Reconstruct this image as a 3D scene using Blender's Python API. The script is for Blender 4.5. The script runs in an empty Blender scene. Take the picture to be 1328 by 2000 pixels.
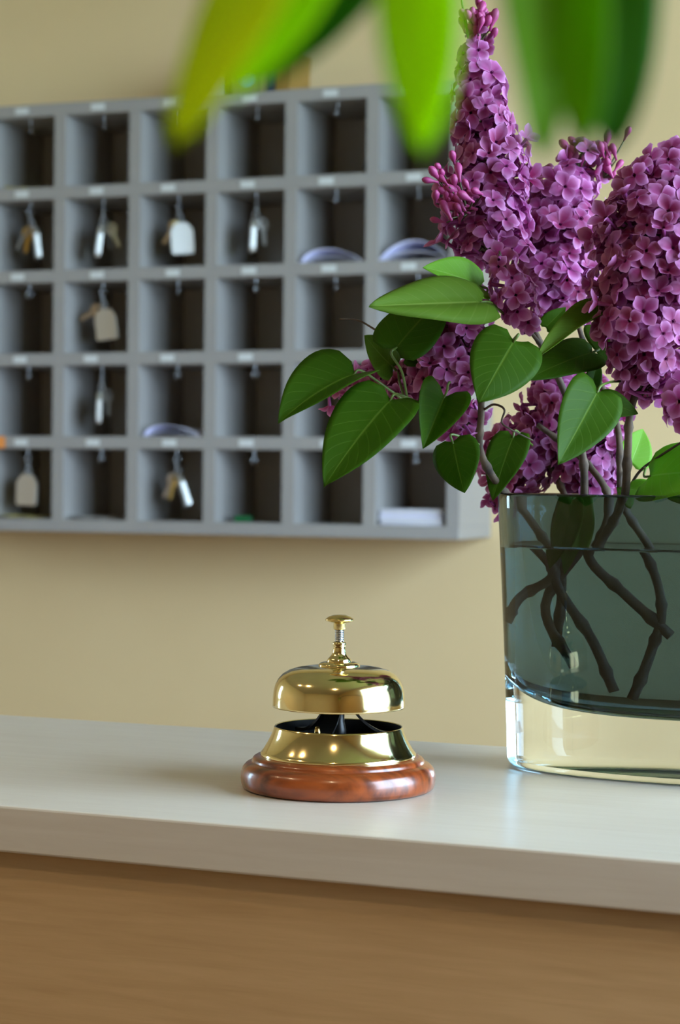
import bpy, bmesh, math, random
from mathutils import Vector, Matrix, noise
rnd = random.Random(11)
R = math.radians
scene = bpy.context.scene
C = scene.collection

# ------------------------------------------------------------------ camera
IMG_W, IMG_H, F_PX = 1328, 2000, 3900.0
CAM = Vector((0.38644, -0.94803, 0.15920))
YAW, PITCH, ROLL = R(22.2), R(0.97), R(0.59)
_F0 = Vector((-math.sin(YAW), math.cos(YAW), 0)); _R0 = Vector((math.cos(YAW), math.sin(YAW), 0)); _Z = Vector((0, 0, 1))
CF = _F0 * math.cos(PITCH) - _Z * math.sin(PITCH)
_U0 = _F0 * math.sin(PITCH) + _Z * math.cos(PITCH)
CR = _R0 * math.cos(ROLL) + _U0 * math.sin(ROLL)
CU = _U0 * math.cos(ROLL) - _R0 * math.sin(ROLL)
cam_d = bpy.data.cameras.new('camera'); cam = bpy.data.objects.new('camera', cam_d); C.objects.link(cam)
cam.matrix_world = Matrix(((CR.x, CU.x, -CF.x, CAM.x), (CR.y, CU.y, -CF.y, CAM.y), (CR.z, CU.z, -CF.z, CAM.z), (0, 0, 0, 1)))
cam_d.sensor_fit = 'VERTICAL'; cam_d.sensor_height = 24.0; cam_d.lens = F_PX / IMG_H * 24.0
cam_d.clip_start = 0.02; cam_d.clip_end = 200
cam_d.dof.use_dof = True; cam_d.dof.focus_distance = 1.04; cam_d.dof.aperture_fstop = 9.4
scene.camera = cam

def PX(px, py, d):
    """point seen at that pixel, at depth d (metres) in front of the lens"""
    return CAM + (CF + CR * ((px - IMG_W / 2) / F_PX) + CU * ((IMG_H / 2 - py) / F_PX)) * d
def CV(r, u, t):
    """a direction given as right / up / towards the viewer"""
    return (CR * r + CU * u - CF * t).normalized()

# ------------------------------------------------------------------ world, light, exposure
world = bpy.data.worlds.new('sky'); scene.world = world; world.use_nodes = True
wn = world.node_tree.nodes; wl = world.node_tree.links; wn.clear()
wo = wn.new('ShaderNodeOutputWorld'); wb = wn.new('ShaderNodeBackground')
wb.inputs['Color'].default_value = (0.57, 0.78, 1.0, 1); wb.inputs['Strength'].default_value = 16.0
wl.new(wb.outputs[0], wo.inputs[0])
FLOOR_Z, CEIL_Z = -1.08, 1.95
XL, XR, YF = -3.6, 1.75, -4.2
WIN_R = (-0.85, 1.75, -0.12, 1.60)      # y0, y1, z0, z1 of the window in the right wall
WIN_L = (0.75, 1.25, -0.10, 1.05)         # in the left wall
def portal(name, loc, rot, sx, sy):
    d = bpy.data.lights.new(name, 'AREA'); d.shape = 'RECTANGLE'; d.size = sx; d.size_y = sy
    d.cycles.is_portal = True
    o = bpy.data.objects.new(name, d); C.objects.link(o); o.location = loc; o.rotation_euler = rot
    return o
portal('window_portal', (XR + .02, (WIN_R[0] + WIN_R[1]) / 2, (WIN_R[2] + WIN_R[3]) / 2), (0, R(90), 0), WIN_R[3] - WIN_R[2], WIN_R[1] - WIN_R[0])
portal('window_portal.001', (XL - .02, (WIN_L[0] + WIN_L[1]) / 2, (WIN_L[2] + WIN_L[3]) / 2), (0, R(-90), 0), WIN_L[3] - WIN_L[2], WIN_L[1] - WIN_L[0])
vs = scene.view_settings
vs.view_transform = 'Standard'; vs.look = 'None'; vs.gamma = 1.0; vs.use_curve_mapping = False; vs.exposure = 0.23
cy = scene.cycles
cy.use_denoising = True; cy.use_adaptive_sampling = True; cy.adaptive_threshold = .035; cy.max_bounces = 12; cy.diffuse_bounces = 4; cy.glossy_bounces = 6; cy.transmission_bounces = 12
cy.transparent_max_bounces = 16; cy.sample_clamp_indirect = 6.0; cy.blur_glossy = 0.3
cy.caustics_reflective = True; cy.caustics_refractive = True

# ------------------------------------------------------------------ helpers
def lin(r, g, b):
    f = lambda c: (c / 255 / 12.92) if c / 255 <= .04045 else ((c / 255 + .055) / 1.055) ** 2.4
    return (f(r), f(g), f(b), 1)
MATS = {}
def mat(name, col=(.5, .5, .5, 1), rough=.5, metal=0.0, spec=.5, **kw):
    m = bpy.data.materials.new(name); m.use_nodes = True
    b = m.node_tree.nodes['Principled BSDF']
    b.inputs['Base Color'].default_value = col; b.inputs['Roughness'].default_value = rough
    b.inputs['Metallic'].default_value = metal; b.inputs['Specular IOR Level'].default_value = spec
    for k, v in kw.items(): b.inputs[k].default_value = v
    MATS[name] = m
    return m
def N(m, t, **props):
    n = m.node_tree.nodes.new(t)
    for k, v in props.items(): setattr(n, k, v)
    return n
def L(m, a, b): m.node_tree.links.new(a, b)
def bsdf(m): return m.node_tree.nodes['Principled BSDF']
def mottle(m, c1, c2, scale, bump=0.0, stretch=(1, 1, 1), detail=4, coord='Object', bscale=None):
    tc = N(m, 'ShaderNodeTexCoord'); mp = N(m, 'ShaderNodeMapping'); mp.inputs['Scale'].default_value = stretch
    L(m, tc.outputs[coord], mp.inputs['Vector'])
    nz = N(m, 'ShaderNodeTexNoise'); nz.inputs['Scale'].default_value = scale; nz.inputs['Detail'].default_value = detail
    L(m, mp.outputs[0], nz.inputs['Vector'])
    rp = N(m, 'ShaderNodeValToRGB'); rp.color_ramp.elements[0].color = c1; rp.color_ramp.elements[1].color = c2
    rp.color_ramp.elements[0].position = .3; rp.color_ramp.elements[1].position = .7
    L(m, nz.outputs['Fac'], rp.inputs[0]); L(m, rp.outputs[0], bsdf(m).inputs['Base Color'])
    if bump:
        n2 = nz
        if bscale:
            n2 = N(m, 'ShaderNodeTexNoise'); n2.inputs['Scale'].default_value = bscale; L(m, mp.outputs[0], n2.inputs['Vector'])
        bp = N(m, 'ShaderNodeBump'); bp.inputs['Strength'].default_value = bump; bp.inputs['Distance'].default_value = .002
        L(m, n2.outputs['Fac'], bp.inputs['Height']); L(m, bp.outputs[0], bsdf(m).inputs['Normal'])
    return m
def finish(name, me, m, parent=None, smooth=False, loc=None):
    if m is not None:
        for x in (m if isinstance(m, (list, tuple)) else [m]): me.materials.append(x)
    if smooth:
        me.polygons.foreach_set('use_smooth', [True] * len(me.polygons))
    o = bpy.data.objects.new(name, me); C.objects.link(o)
    if parent is not None: o.parent = parent
    if loc is not None: o.location = loc
    return o
def from_data(name, verts, faces, m, parent=None, smooth=False, loc=None):
    me = bpy.data.meshes.new(name); me.from_pydata([tuple(v) for v in verts], [], faces); me.update()
    return finish(name, me, m, parent, smooth, loc)
def from_bm(name, bm, m, parent=None, smooth=False, loc=None):
    bmesh.ops.recalc_face_normals(bm, faces=bm.faces)
    me = bpy.data.meshes.new(name); bm.to_mesh(me); bm.free()
    return finish(name, me, m, parent, smooth, loc)
def bm_box(x0, x1, y0, y1, z0, z1, bev=0.0, seg=2, bm=None):
    b = bmesh.new()
    bmesh.ops.create_cube(b, size=1)
    for v in b.verts:
        v.co = Vector(((x0 + x1) / 2 + v.co.x * (x1 - x0), (y0 + y1) / 2 + v.co.y * (y1 - y0), (z0 + z1) / 2 + v.co.z * (z1 - z0)))
    if bev: bmesh.ops.bevel(b, geom=list(b.edges), offset=bev, segments=seg, affect='EDGES', profile=.5)
    if bm is None: return b
    me = bpy.data.meshes.new('t'); b.to_mesh(me); b.free(); bm.from_mesh(me); bpy.data.meshes.remove(me)
    return bm
def box(name, x0, x1, y0, y1, z0, z1, m, parent=None, bev=0.0, seg=2):
    return from_bm(name, bm_box(x0, x1, y0, y1, z0, z1, bev, seg), m, parent)
def lathe(name, prof, m, parent=None, seg=64, loc=None, close=False):
    """prof: list of (r, z)"""
    v, f = [], []
    n = len(prof)
    for i in range(seg):
        a = 2 * math.pi * i / seg
        for r, z in prof: v.append((r * math.cos(a), r * math.sin(a), z))
    for i in range(seg):
        j = (i + 1) % seg
        for k in range(n - 1 if not close else n):
            k2 = (k + 1) % n
            f.append((i * n + k, j * n + k, j * n + k2, i * n + k2))
    bm = bmesh.new(); me = bpy.data.meshes.new(name); me.from_pydata(v, [], f); bm.from_mesh(me); bpy.data.meshes.remove(me)
    bmesh.ops.remove_doubles(bm, verts=bm.verts, dist=1e-6)
    return from_bm(name, bm, m, parent, True, loc)
def tube_data(pts, rad, seg=8, cap=True):
    pts = [Vector(p) for p in pts]; n = len(pts)
    rads = rad if isinstance(rad, (list, tuple)) else [rad] * n
    v, f = [], []
    up = Vector((0, 0, 1)); prev = None
    for i, p in enumerate(pts):
        t = (pts[min(i + 1, n - 1)] - pts[max(i - 1, 0)]).normalized()
        if prev is None:
            a = t.cross(up if abs(t.z) < .9 else Vector((1, 0, 0))).normalized()
        else:
            a = (prev - t * prev.dot(t)).normalized()
        prev = a; b = t.cross(a)
        for k in range(seg):
            an = 2 * math.pi * k / seg
            v.append(p + (a * math.cos(an) + b * math.sin(an)) * rads[i])
    for i in range(n - 1):
        for k in range(seg):
            k2 = (k + 1) % seg
            f.append((i * seg + k, i * seg + k2, (i + 1) * seg + k2, (i + 1) * seg + k))
    if cap:
        f.append(tuple(range(seg - 1, -1, -1))); f.append(tuple((n - 1) * seg + k for k in range(seg)))
    return v, f
def tube(name, pts, rad, m, parent=None, seg=8):
    v, f = tube_data(pts, rad, seg)
    return from_data(name, v, f, m, parent, True)
def merge(parts):
    V, Fc = [], []
    for v, f in parts:
        o = len(V); V += list(v); Fc += [tuple(i + o for i in q) for q in f]
    return V, Fc
def smooth_path(pts, n=8):
    """Catmull-Rom through pts"""
    pts = [Vector(p) for p in pts]
    if len(pts) < 3: return [pts[0].lerp(pts[-1], i / n) for i in range(n + 1)]
    q = [pts[0] * 2 - pts[1]] + pts + [pts[-1] * 2 - pts[-2]]
    out = []
    for i in range(1, len(q) - 2):
        a, b, c, d = q[i - 1], q[i], q[i + 1], q[i + 2]
        for k in range(n):
            t = k / n
            out.append(.5 * ((2 * b) + (c - a) * t + (2 * a - 5 * b + 4 * c - d) * t * t + (3 * b - a - 3 * c + d) * t ** 3))
    out.append(pts[-1])
    return out
def tag(o, label, cat, group=None):
    o['label'] = label; o['category'] = cat
    if group: o['group'] = group
    return o
def thing(name, label, cat, loc=(0, 0, 0), rot=(0, 0, 0), group=None):
    o = bpy.data.objects.new(name, None); C.objects.link(o); o.location = loc; o.rotation_euler = rot
    o.empty_display_size = .02
    return tag(o, label, cat, group)
def structure(o): o['kind'] = 'structure'; return o

# ------------------------------------------------------------------ materials
M = MATS
mottle(mat('wall_paint', rough=.75, spec=.25), lin(225, 197, 149), lin(230, 203, 155), 3, .08, bscale=220)
mottle(mat('ceiling_paint', rough=.9, spec=.2), lin(205, 200, 188), lin(212, 206, 194), 2)
mottle(mat('floor_wood', rough=.4), lin(88, 62, 40), lin(110, 80, 52), 3, stretch=(1, 9, 1))
def wood(name, c1, c2, rough, sc=26, spec=.5):
    m = mat(name, rough=rough, spec=spec)
    tc = N(m, 'ShaderNodeTexCoord'); mp = N(m, 'ShaderNodeMapping'); mp.inputs['Scale'].default_value = (.55, 9, 9)
    L(m, tc.outputs['Object'], mp.inputs['Vector'])
    n1 = N(m, 'ShaderNodeTexNoise'); n1.inputs['Scale'].default_value = sc; n1.inputs['Detail'].default_value = 6; n1.inputs['Roughness'].default_value = .6
    n1.inputs['Distortion'].default_value = .4
    L(m, mp.outputs[0], n1.inputs['Vector'])
    mp2 = N(m, 'ShaderNodeMapping'); mp2.inputs['Scale'].default_value = (.8, 4, 4); L(m, tc.outputs['Object'], mp2.inputs['Vector'])
    n2 = N(m, 'ShaderNodeTexNoise'); n2.inputs['Scale'].default_value = 5; n2.inputs['Detail'].default_value = 3; L(m, mp2.outputs[0], n2.inputs['Vector'])
    mx = N(m, 'ShaderNodeMath', operation='ADD'); L(m, n1.outputs['Fac'], mx.inputs[0]); L(m, n2.outputs['Fac'], mx.inputs[1])
    hf = N(m, 'ShaderNodeMath', operation='MULTIPLY'); hf.inputs[1].default_value = .5; L(m, mx.outputs[0], hf.inputs[0])
    rp = N(m, 'ShaderNodeValToRGB'); rp.color_ramp.elements[0].color = c1; rp.color_ramp.elements[1].color = c2
    rp.color_ramp.elements[0].position = .36; rp.color_ramp.elements[1].position = .62
    L(m, hf.outputs[0], rp.inputs[0]); L(m, rp.outputs[0], bsdf(m).inputs['Base Color'])
    bp = N(m, 'ShaderNodeBump'); bp.inputs['Strength'].default_value = .06; bp.inputs['Distance'].default_value = .0005
    L(m, n1.outputs['Fac'], bp.inputs['Height']); L(m, bp.outputs[0], bsdf(m).inputs['Normal'])
    return m
wood('birch_laminate', lin(206, 194, 178), lin(216, 206, 192), .30)
wood('bounce_tinted_panel', lin(192, 156, 110), lin(210, 174, 128), .5)  # counter panels: warm floor bounce mixed into a darker, browner laminate colour
mottle(mat('grey_laminate', rough=.5, spec=.4), lin(156, 151, 147), lin(162, 157, 152), 6)
mat('label_card', lin(214, 216, 214), .6)
mat('steel', (.55, .57, .6, 1), .3, 1.0)
mat('aluminium_fob', (.72, .72, .70, 1), .38, .85)
mat('key_brass', (.62, .45, .16, 1), .35, 1.0)
mat('key_nickel', (.6, .57, .52, 1), .35, 1.0)
m = mottle(mat('brass', rough=.11, metal=1.0), (.82, .67, .34, 1), (.87, .73, .40, 1), 40)
mat('brass_satin', (.78, .60, .26, 1), .24, 1.0)
mat('black_enamel', (.006, .006, .006, 1), .4)
# mahogany turned base
m = mat('mahogany', rough=.28, **{'Coat Weight': .6, 'Coat Roughness': .12})
tc = N(m, 'ShaderNodeTexCoord'); mp = N(m, 'ShaderNodeMapping'); mp.inputs['Scale'].default_value = (14, 120, 60); mp.inputs['Rotation'].default_value = (0, 0, .5)
L(m, tc.outputs['Object'], mp.inputs['Vector'])
n1 = N(m, 'ShaderNodeTexNoise'); n1.inputs['Scale'].default_value = 2; n1.inputs['Detail'].default_value = 5; L(m, mp.outputs[0], n1.inputs['Vector'])
rp = N(m, 'ShaderNodeValToRGB'); rp.color_ramp.elements[0].color = lin(84, 32, 12); rp.color_ramp.elements[1].color = lin(166, 78, 30)
rp.color_ramp.elements[0].position = .3; rp.color_ramp.elements[1].position = .72
L(m, n1.outputs['Fac'], rp.inputs[0]); L(m, rp.outputs[0], bsdf(m).inputs['Base Color'])
# glass
def glass(name, col, ior, rough=0.0):
    m = bpy.data.materials.new(name); m.use_nodes = True; nt = m.node_tree; nt.nodes.clear()
    o = nt.nodes.new('ShaderNodeOutputMaterial'); g = nt.nodes.new('ShaderNodeBsdfGlass')
    g.inputs['Color'].default_value = col; g.inputs['IOR'].default_value = ior; g.inputs['Roughness'].default_value = rough
    nt.links.new(g.outputs[0], o.inputs[0]); MATS[name] = m
    return m
glass('clear_glass', (.97, .985, .98, 1), 1.5)
SMOKE = (.285, .385, .42, 1)
glass('smoked_glass', SMOKE, 1.5)
glass('smoked_glass_wet', SMOKE, 1.5 / 1.333)
glass('water_surface', (.97, .99, 1, 1), 1.333)
m = bpy.data.materials.new('water_side'); m.use_nodes = True; m.node_tree.nodes.clear()
o = N(m, 'ShaderNodeOutputMaterial'); t = N(m, 'ShaderNodeBsdfTransparent'); L(m, t.outputs[0], o.inputs[0]); MATS['water_side'] = m
# plants
def leaf_mat(name, c1, c2, vein, trans, tcol, rough=.5, spec=.22):
    m = mat(name, rough=rough, spec=spec); nt = m.node_tree
    uv = N(m, 'ShaderNodeUVMap'); sp = N(m, 'ShaderNodeSeparateXYZ'); L(m, uv.outputs[0], sp.inputs[0])
    ab = N(m, 'ShaderNodeMath', operation='ABSOLUTE'); s2 = N(m, 'ShaderNodeMath', operation='SUBTRACT'); s2.inputs[1].default_value = .5
    L(m, sp.outputs['Y'], s2.inputs[0]); L(m, s2.outputs[0], ab.inputs[0])
    # pinnate side veins: t - .6*|s| in bands
    mu = N(m, 'ShaderNodeMath', operation='MULTIPLY_ADD'); mu.inputs[1].default_value = -.62; L(m, ab.outputs[0], mu.inputs[0]); L(m, sp.outputs['X'], mu.inputs[2])
    sn = N(m, 'ShaderNodeMath', operation='MULTIPLY'); sn.inputs[1].default_value = 52; L(m, mu.outputs[0], sn.inputs[0])
    si = N(m, 'ShaderNodeMath', operation='SINE'); L(m, sn.outputs[0], si.inputs[0])
    mr = N(m, 'ShaderNodeMapRange'); mr.inputs['From Min'].default_value = .90; mr.inputs['From Max'].default_value = 1.0; L(m, si.outputs[0], mr.inputs['Value'])
    md = N(m, 'ShaderNodeMapRange'); md.inputs['From Min'].default_value = .022; md.inputs['From Max'].default_value = .008; L(m, ab.outputs[0], md.inputs['Value'])
    h = N(m, 'ShaderNodeMath', operation='MULTIPLY'); h.inputs[1].default_value = .35; L(m, mr.outputs[0], h.inputs[0])
    vx = N(m, 'ShaderNodeMath', operation='MAXIMUM'); L(m, h.outputs[0], vx.inputs[0]); L(m, md.outputs[0], vx.inputs[1])
    tc = N(m, 'ShaderNodeTexCoord'); nz = N(m, 'ShaderNodeTexNoise'); nz.inputs['Scale'].default_value = 60; L(m, tc.outputs['Object'], nz.inputs['Vector'])
    mx = N(m, 'ShaderNodeMix', data_type='RGBA'); mx.inputs[6].default_value = c1; mx.inputs[7].default_value = c2; L(m, nz.outputs['Fac'], mx.inputs[0])
    m2 = N(m, 'ShaderNodeMix', data_type='RGBA'); m2.inputs[7].default_value = vein; L(m, vx.outputs[0], m2.inputs[0]); L(m, mx.outputs[2], m2.inputs[6])
    L(m, m2.outputs[2], bsdf(m).inputs['Base Color'])
    bp = N(m, 'ShaderNodeBump'); bp.inputs['Strength'].default_value = .25; bp.inputs['Distance'].default_value = .0006; bp.invert = True
    L(m, vx.outputs[0], bp.inputs['Height']); L(m, bp.outputs[0], bsdf(m).inputs['Normal'])
    tr = N(m, 'ShaderNodeBsdfTranslucent'); tr.inputs['Color'].default_value = tcol
    ms = N(m, 'ShaderNodeMixShader'); ms.inputs[0].default_value = trans
    L(m, bsdf(m).outputs[0], ms.inputs[1]); L(m, tr.outputs[0], ms.inputs[2])
    L(m, ms.outputs[0], m.node_tree.nodes['Material Output'].inputs['Surface'])
    return m
leaf_mat('lilac_leaf', lin(46, 74, 6), lin(54, 86, 8), lin(82, 108, 30), .28, lin(110, 176, 6), .55, .12)
leaf_mat('lilac_leaf_under', lin(80, 108, 28), lin(90, 118, 34), lin(114, 136, 56), .28, lin(118, 176, 20), .65, .12)
leaf_mat('lilac_leaf_pale_backlit', lin(120, 176, 50), lin(132, 186, 60), lin(160, 200, 100), .5, lin(150, 225, 40), .55)  # pale translucent leaf copy, backlight brightness put into its colours
leaf_mat('fig_leaf_mid', lin(92, 136, 0), lin(100, 148, 0), lin(120, 160, 30), .5, lin(128, 186, 0), .6, .1)
leaf_mat('fig_leaf', lin(146, 196, 2), lin(158, 210, 4), lin(180, 215, 40), .62, lin(208, 252, 2), .6, .1)
leaf_mat('fig_leaf_old', lin(150, 184, 6), lin(164, 194, 8), lin(190, 200, 60), .55, lin(225, 228, 2), .6, .1)
leaf_mat('fig_leaf_dark', lin(44, 98, 6), lin(52, 108, 8), lin(80, 130, 30), .4, lin(74, 150, 4), .6, .12)
def petal_mat(name, ca, cb, edge, hue):
    m = mat(name, rough=.55, spec=.3)
    at = N(m, 'ShaderNodeAttribute', attribute_name='rim')
    oi = N(m, 'ShaderNodeObjectInfo')
    mx = N(m, 'ShaderNodeMix', data_type='RGBA'); mx.inputs[6].default_value = ca; mx.inputs[7].default_value = cb; L(m, oi.outputs['Random'], mx.inputs[0])
    m2 = N(m, 'ShaderNodeMix', data_type='RGBA'); m2.inputs[7].default_value = edge; L(m, at.outputs['Fac'], m2.inputs[0]); L(m, mx.outputs[2], m2.inputs[6])
    L(m, m2.outputs[2], bsdf(m).inputs['Base Color'])
    tr = N(m, 'ShaderNodeBsdfTranslucent'); L(m, m2.outputs[2], tr.inputs['Color'])
    ms = N(m, 'ShaderNodeMixShader'); ms.inputs[0].default_value = .35
    L(m, bsdf(m).outputs[0], ms.inputs[1]); L(m, tr.outputs[0], ms.inputs[2])
    L(m, ms.outputs[0], m.node_tree.nodes['Material Output'].inputs['Surface'])
    return m
petal_mat('petal', lin(140, 32, 82), lin(158, 62, 128), lin(212, 144, 200), 0)
mat('flower_tube', lin(150, 60, 135), .6)
mat('bud_skin', lin(160, 52, 112), .55)
mat('calyx', lin(86, 96, 50), .6)
mottle(mat('lilac_bark', rough=.8), lin(46, 34, 26), lin(96, 78, 60), 90, .5)
mat('flower_stalk', lin(70, 66, 36), .6)
mat('green_stalk', lin(84, 104, 36), .5)

# ------------------------------------------------------------------ room shell
SH_YAW = 0.0401
SO = Vector((-1.4741, 2.2207, 0.8343))           # shelf origin: top corner of the second divider
SU = Vector((math.cos(SH_YAW), math.sin(SH_YAW), 0)); SN = Vector((-math.sin(SH_YAW), math.cos(SH_YAW), 0))
SD = 0.20                                         # shelf depth
def wall_quad_box(name, p0, p1, th, z0, z1, m):
    p0 = Vector(p0); p1 = Vector(p1); d = (p1 - p0).normalized(); n = Vector((-d.y, d.x, 0)) * th
    v = [p0, p1, p1 + n, p0 + n]
    vv = [Vector((q.x, q.y, z0)) for q in v] + [Vector((q.x, q.y, z1)) for q in v]
    f = [(0, 3, 2, 1), (4, 5, 6, 7), (0, 1, 5, 4), (1, 2, 6, 5), (2, 3, 7, 6), (3, 0, 4, 7)]
    return structure(from_data(name, vv, f, m))
WB = SO + SN * (SD + .004)
def wall_y(x): return WB.y + (x - WB.x) * SU.y / SU.x
wall_quad_box('wall_back', (XL - .3, wall_y(XL - .3), 0), (XR + .3, wall_y(XR + .3), 0), .15, FLOOR_Z - .1, CEIL_Z + .1, M['wall_paint'])
structure(box('floor', XL - .2, XR + .2, YF - .2, 3.0, FLOOR_Z - .1, FLOOR_Z, M['floor_wood']))
structure(box('ceiling', XL - .2, XR + .2, YF - .2, 3.0, CEIL_Z, CEIL_Z + .1, M['ceiling_paint']))
structure(box('wall_front', XL - .2, XR + .2, YF - .15, YF, FLOOR_Z, CEIL_Z, M['wall_paint']))
def side_wall(name, x, th, W, y0, y1):
    bm = bmesh.new()
    for a in ((y0, W[0], FLOOR_Z, CEIL_Z), (W[1], y1, FLOOR_Z, CEIL_Z), (W[0], W[1], FLOOR_Z, W[2]), (W[0], W[1], W[3], CEIL_Z)):
        bm_box(min(x, x + th), max(x, x + th), a[0], a[1], a[2], a[3], bm=bm)
    return structure(from_bm(name, bm, M['wall_paint']))
side_wall('wall_right', XR, .18, WIN_R, YF - .1, 2.75)
side_wall('wall_left', XL, -.18, WIN_L, YF - .1, 2.6)
mat('window_paint', lin(222, 222, 216), .4)
def window(name, x, W, nm):
    e = bpy.data.objects.new(name, None); C.objects.link(e); e.location = (x, (W[0] + W[1]) / 2, W[2]); structure(e)
    hw = (W[1] - W[0]) / 2; h = W[3] - W[2]
    for k, a in enumerate(((-hw, -hw + .06, 0, h), (hw - .06, hw, 0, h), (-hw, hw, 0, .06), (-hw, hw, h - .06, h))):
        box('window_frame', -.03, .03, a[0], a[1], a[2], a[3], M['window_paint'], e, .004)
    for k in range(1, nm):
        yy = -hw + 2 * hw * k / nm
        box('mullion', -.025, .025, yy - .03, yy + .03, .06, h - .06, M['window_paint'], e, .004)
    return e
window('window_1', XR + .12, WIN_R, 3)
window('window_2', XL - .12, WIN_L, 2)
mottle(mat('lawn', rough=.9), lin(70, 96, 40), lin(96, 124, 56), 2)
structure(box('ground', -14, 14, -12, 12, FLOOR_Z - .45, FLOOR_Z - .3, M['lawn']))
# warm recessed ceiling lamps
mat('lamp_white', lin(230, 228, 220), .4)
m = mat('lamp_bulb', (1, .8, .5, 1), .5, **{'Emission Color': (1, .72, .40, 1), 'Emission Strength': 60.0})
for i, (x, y, lb) in enumerate(((-2.2, -.85, 'round recessed ceiling lamp nearest the left window'), (-1.45, -1.25, 'round recessed ceiling lamp between the other two lamps'),
                              (.45, -1.9, 'round recessed ceiling lamp behind the photographer'))):
    t = thing('ceiling_lamp', lb, 'lamp', (x, y, CEIL_Z), group='recessed ceiling lamps')
    lathe('lamp_rim', [(.035, -.001), (.036, -.006), (.05, -.006), (.052, -.0005)], M['lamp_white'], t, 32)
    lathe('lamp_bulb', [(.0, -.008), (.02, -.007), (.034, -.002)], M['lamp_bulb'], t, 24)
    d = bpy.data.lights.new('lamp_light', 'SPOT'); d.energy = 40; d.color = (1, .74, .45); d.spot_size = R(120); d.spot_blend = .8; d.shadow_soft_size = .03
    lo = bpy.data.objects.new('lamp_light', d); C.objects.link(lo); lo.parent = t; lo.location = (0, 0, -.03)

# ------------------------------------------------------------------ reception counter
CY0, CY1 = -.122, .192
t = thing('reception_counter', 'pale birch reception counter with a thick flat top and warmer-toned front panel', 'counter', (0, 0, FLOOR_Z))
top = box('counter_top', -2.6, 1.5, CY0, CY1, -FLOOR_Z - .0225, -FLOOR_Z, M['birch_laminate'], t, .0012)
box('front_panel', -2.58, 1.48, CY0 + .009, CY0 + .030, .06, -FLOOR_Z - .0225, M['bounce_tinted_panel'], t)
box('plinth', -2.56, 1.46, CY0 + .05, CY0 + .065, 0, .06, M['bounce_tinted_panel'], t)
box('side_panel', -2.58, -2.56, CY0 + .030, CY1 - .01, 0, -FLOOR_Z - .0225, M['bounce_tinted_panel'], t)
box('side_panel', 1.46, 1.48, CY0 + .030, CY1 - .01, 0, -FLOOR_Z - .0225, M['bounce_tinted_panel'], t)

# ------------------------------------------------------------------ key shelf
PW, PH, TH = .15, .151, .0225
U0, U1 = -.30, .75 + TH
sh = thing('key_shelf', 'grey wall shelf of square pigeonholes with hooks for room keys', 'shelf', SO, (0, 0, SH_YAW))
G = M['grey_laminate']
zb = -(PH * 5) - TH
for j in range(6):
    b = box('shelf_board', U0, U1, 0, SD - .008, -PH * j - TH, -PH * j, G, sh, .0008, 1)
    for i in range(-2, 5):
        if j == 5: continue
        cx = PW * i + TH + (PW - TH) / 2 - .004 + rnd.uniform(-.006, .006)
        box('number_label', cx - .0135, cx + .0135, -.0012, -.0002, -PH * j - TH / 2 - .006, -PH * j - TH / 2 + .006, M['label_card'], b)
hook_v, hook_f = tube_data(smooth_path([(0, 0, .001), (0, 0, -.010), (.001, -.004, -.015), (.0, -.006, -.020), (0, -.001, -.0235), (0, .005, -.020), (0, .006, -.015)], 4), .0016, 6)
hm = bpy.data.meshes.new('hook'); hm.from_pydata([tuple(v) for v in hook_v], [], hook_f); hm.materials.append(M['steel'])
hm.polygons.foreach_set('use_smooth', [True] * len(hm.polygons))
HOOKY = .028
def cell_centre(i): return PW * i + TH + (PW - TH) / 2
for j in range(5):
    for i in range(-2, 5):
        o = bpy.data.objects.new('hook', hm); C.objects.link(o); o.parent = sh
        o.location = (cell_centre(i), HOOKY, -PH * j - TH); o.rotation_euler = (0, 0, rnd.uniform(-.5, .5))
for i in range(-2, 6):
    for j in range(5):
        box('divider', PW * i, PW * i + TH, .0005, SD - .008, -PH * (j + 1), -PH * j - TH, G, sh)
mottle(mat('back_board', rough=.6), lin(170, 164, 158), lin(178, 172, 166), 8)
box('back_panel', U0, U1, SD - .008, SD, zb, 0, M['back_board'], sh)

def SP(u, n, z): return SO + SU * u + SN * n + Vector((0, 0, z))
# keys on hooks -----------------------------------------------------
def fob_mesh():
    bm = bmesh.new()
    o = [(-.019, -.056), (.019, -.056), (.0205, -.05), (.0205, -.014), (.011, 0), (-.011, 0), (-.0205, -.014), (-.0205, -.05)]
    vs = [bm.verts.new((x, -.0045, z)) for x, z in o]
    f = bm.faces.new(vs); r = bmesh.ops.extrude_face_region(bm, geom=[f])
    for v in r['geom']:
        if isinstance(v, bmesh.types.BMVert): v.co.y += .009
    bmesh.ops.bevel(bm, geom=list(bm.edges), offset=.0012, segments=2, affect='EDGES')
    bmesh.ops.recalc_face_normals(bm, faces=bm.faces)
    me = bpy.data.meshes.new('fob'); bm.to_mesh(me); bm.free(); return me
def ring_data(c, r, axis, rad=.0011, seg=18):
    c = Vector(c); a = Vector(axis).normalized(); e1 = a.orthogonal().normalized(); e2 = a.cross(e1)
    p = [c + (e1 * math.cos(k / seg * 2 * math.pi) + e2 * math.sin(k / seg * 2 * math.pi)) * r for k in range(seg + 1)]
    return tube_data(p, rad, 6, False)
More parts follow.
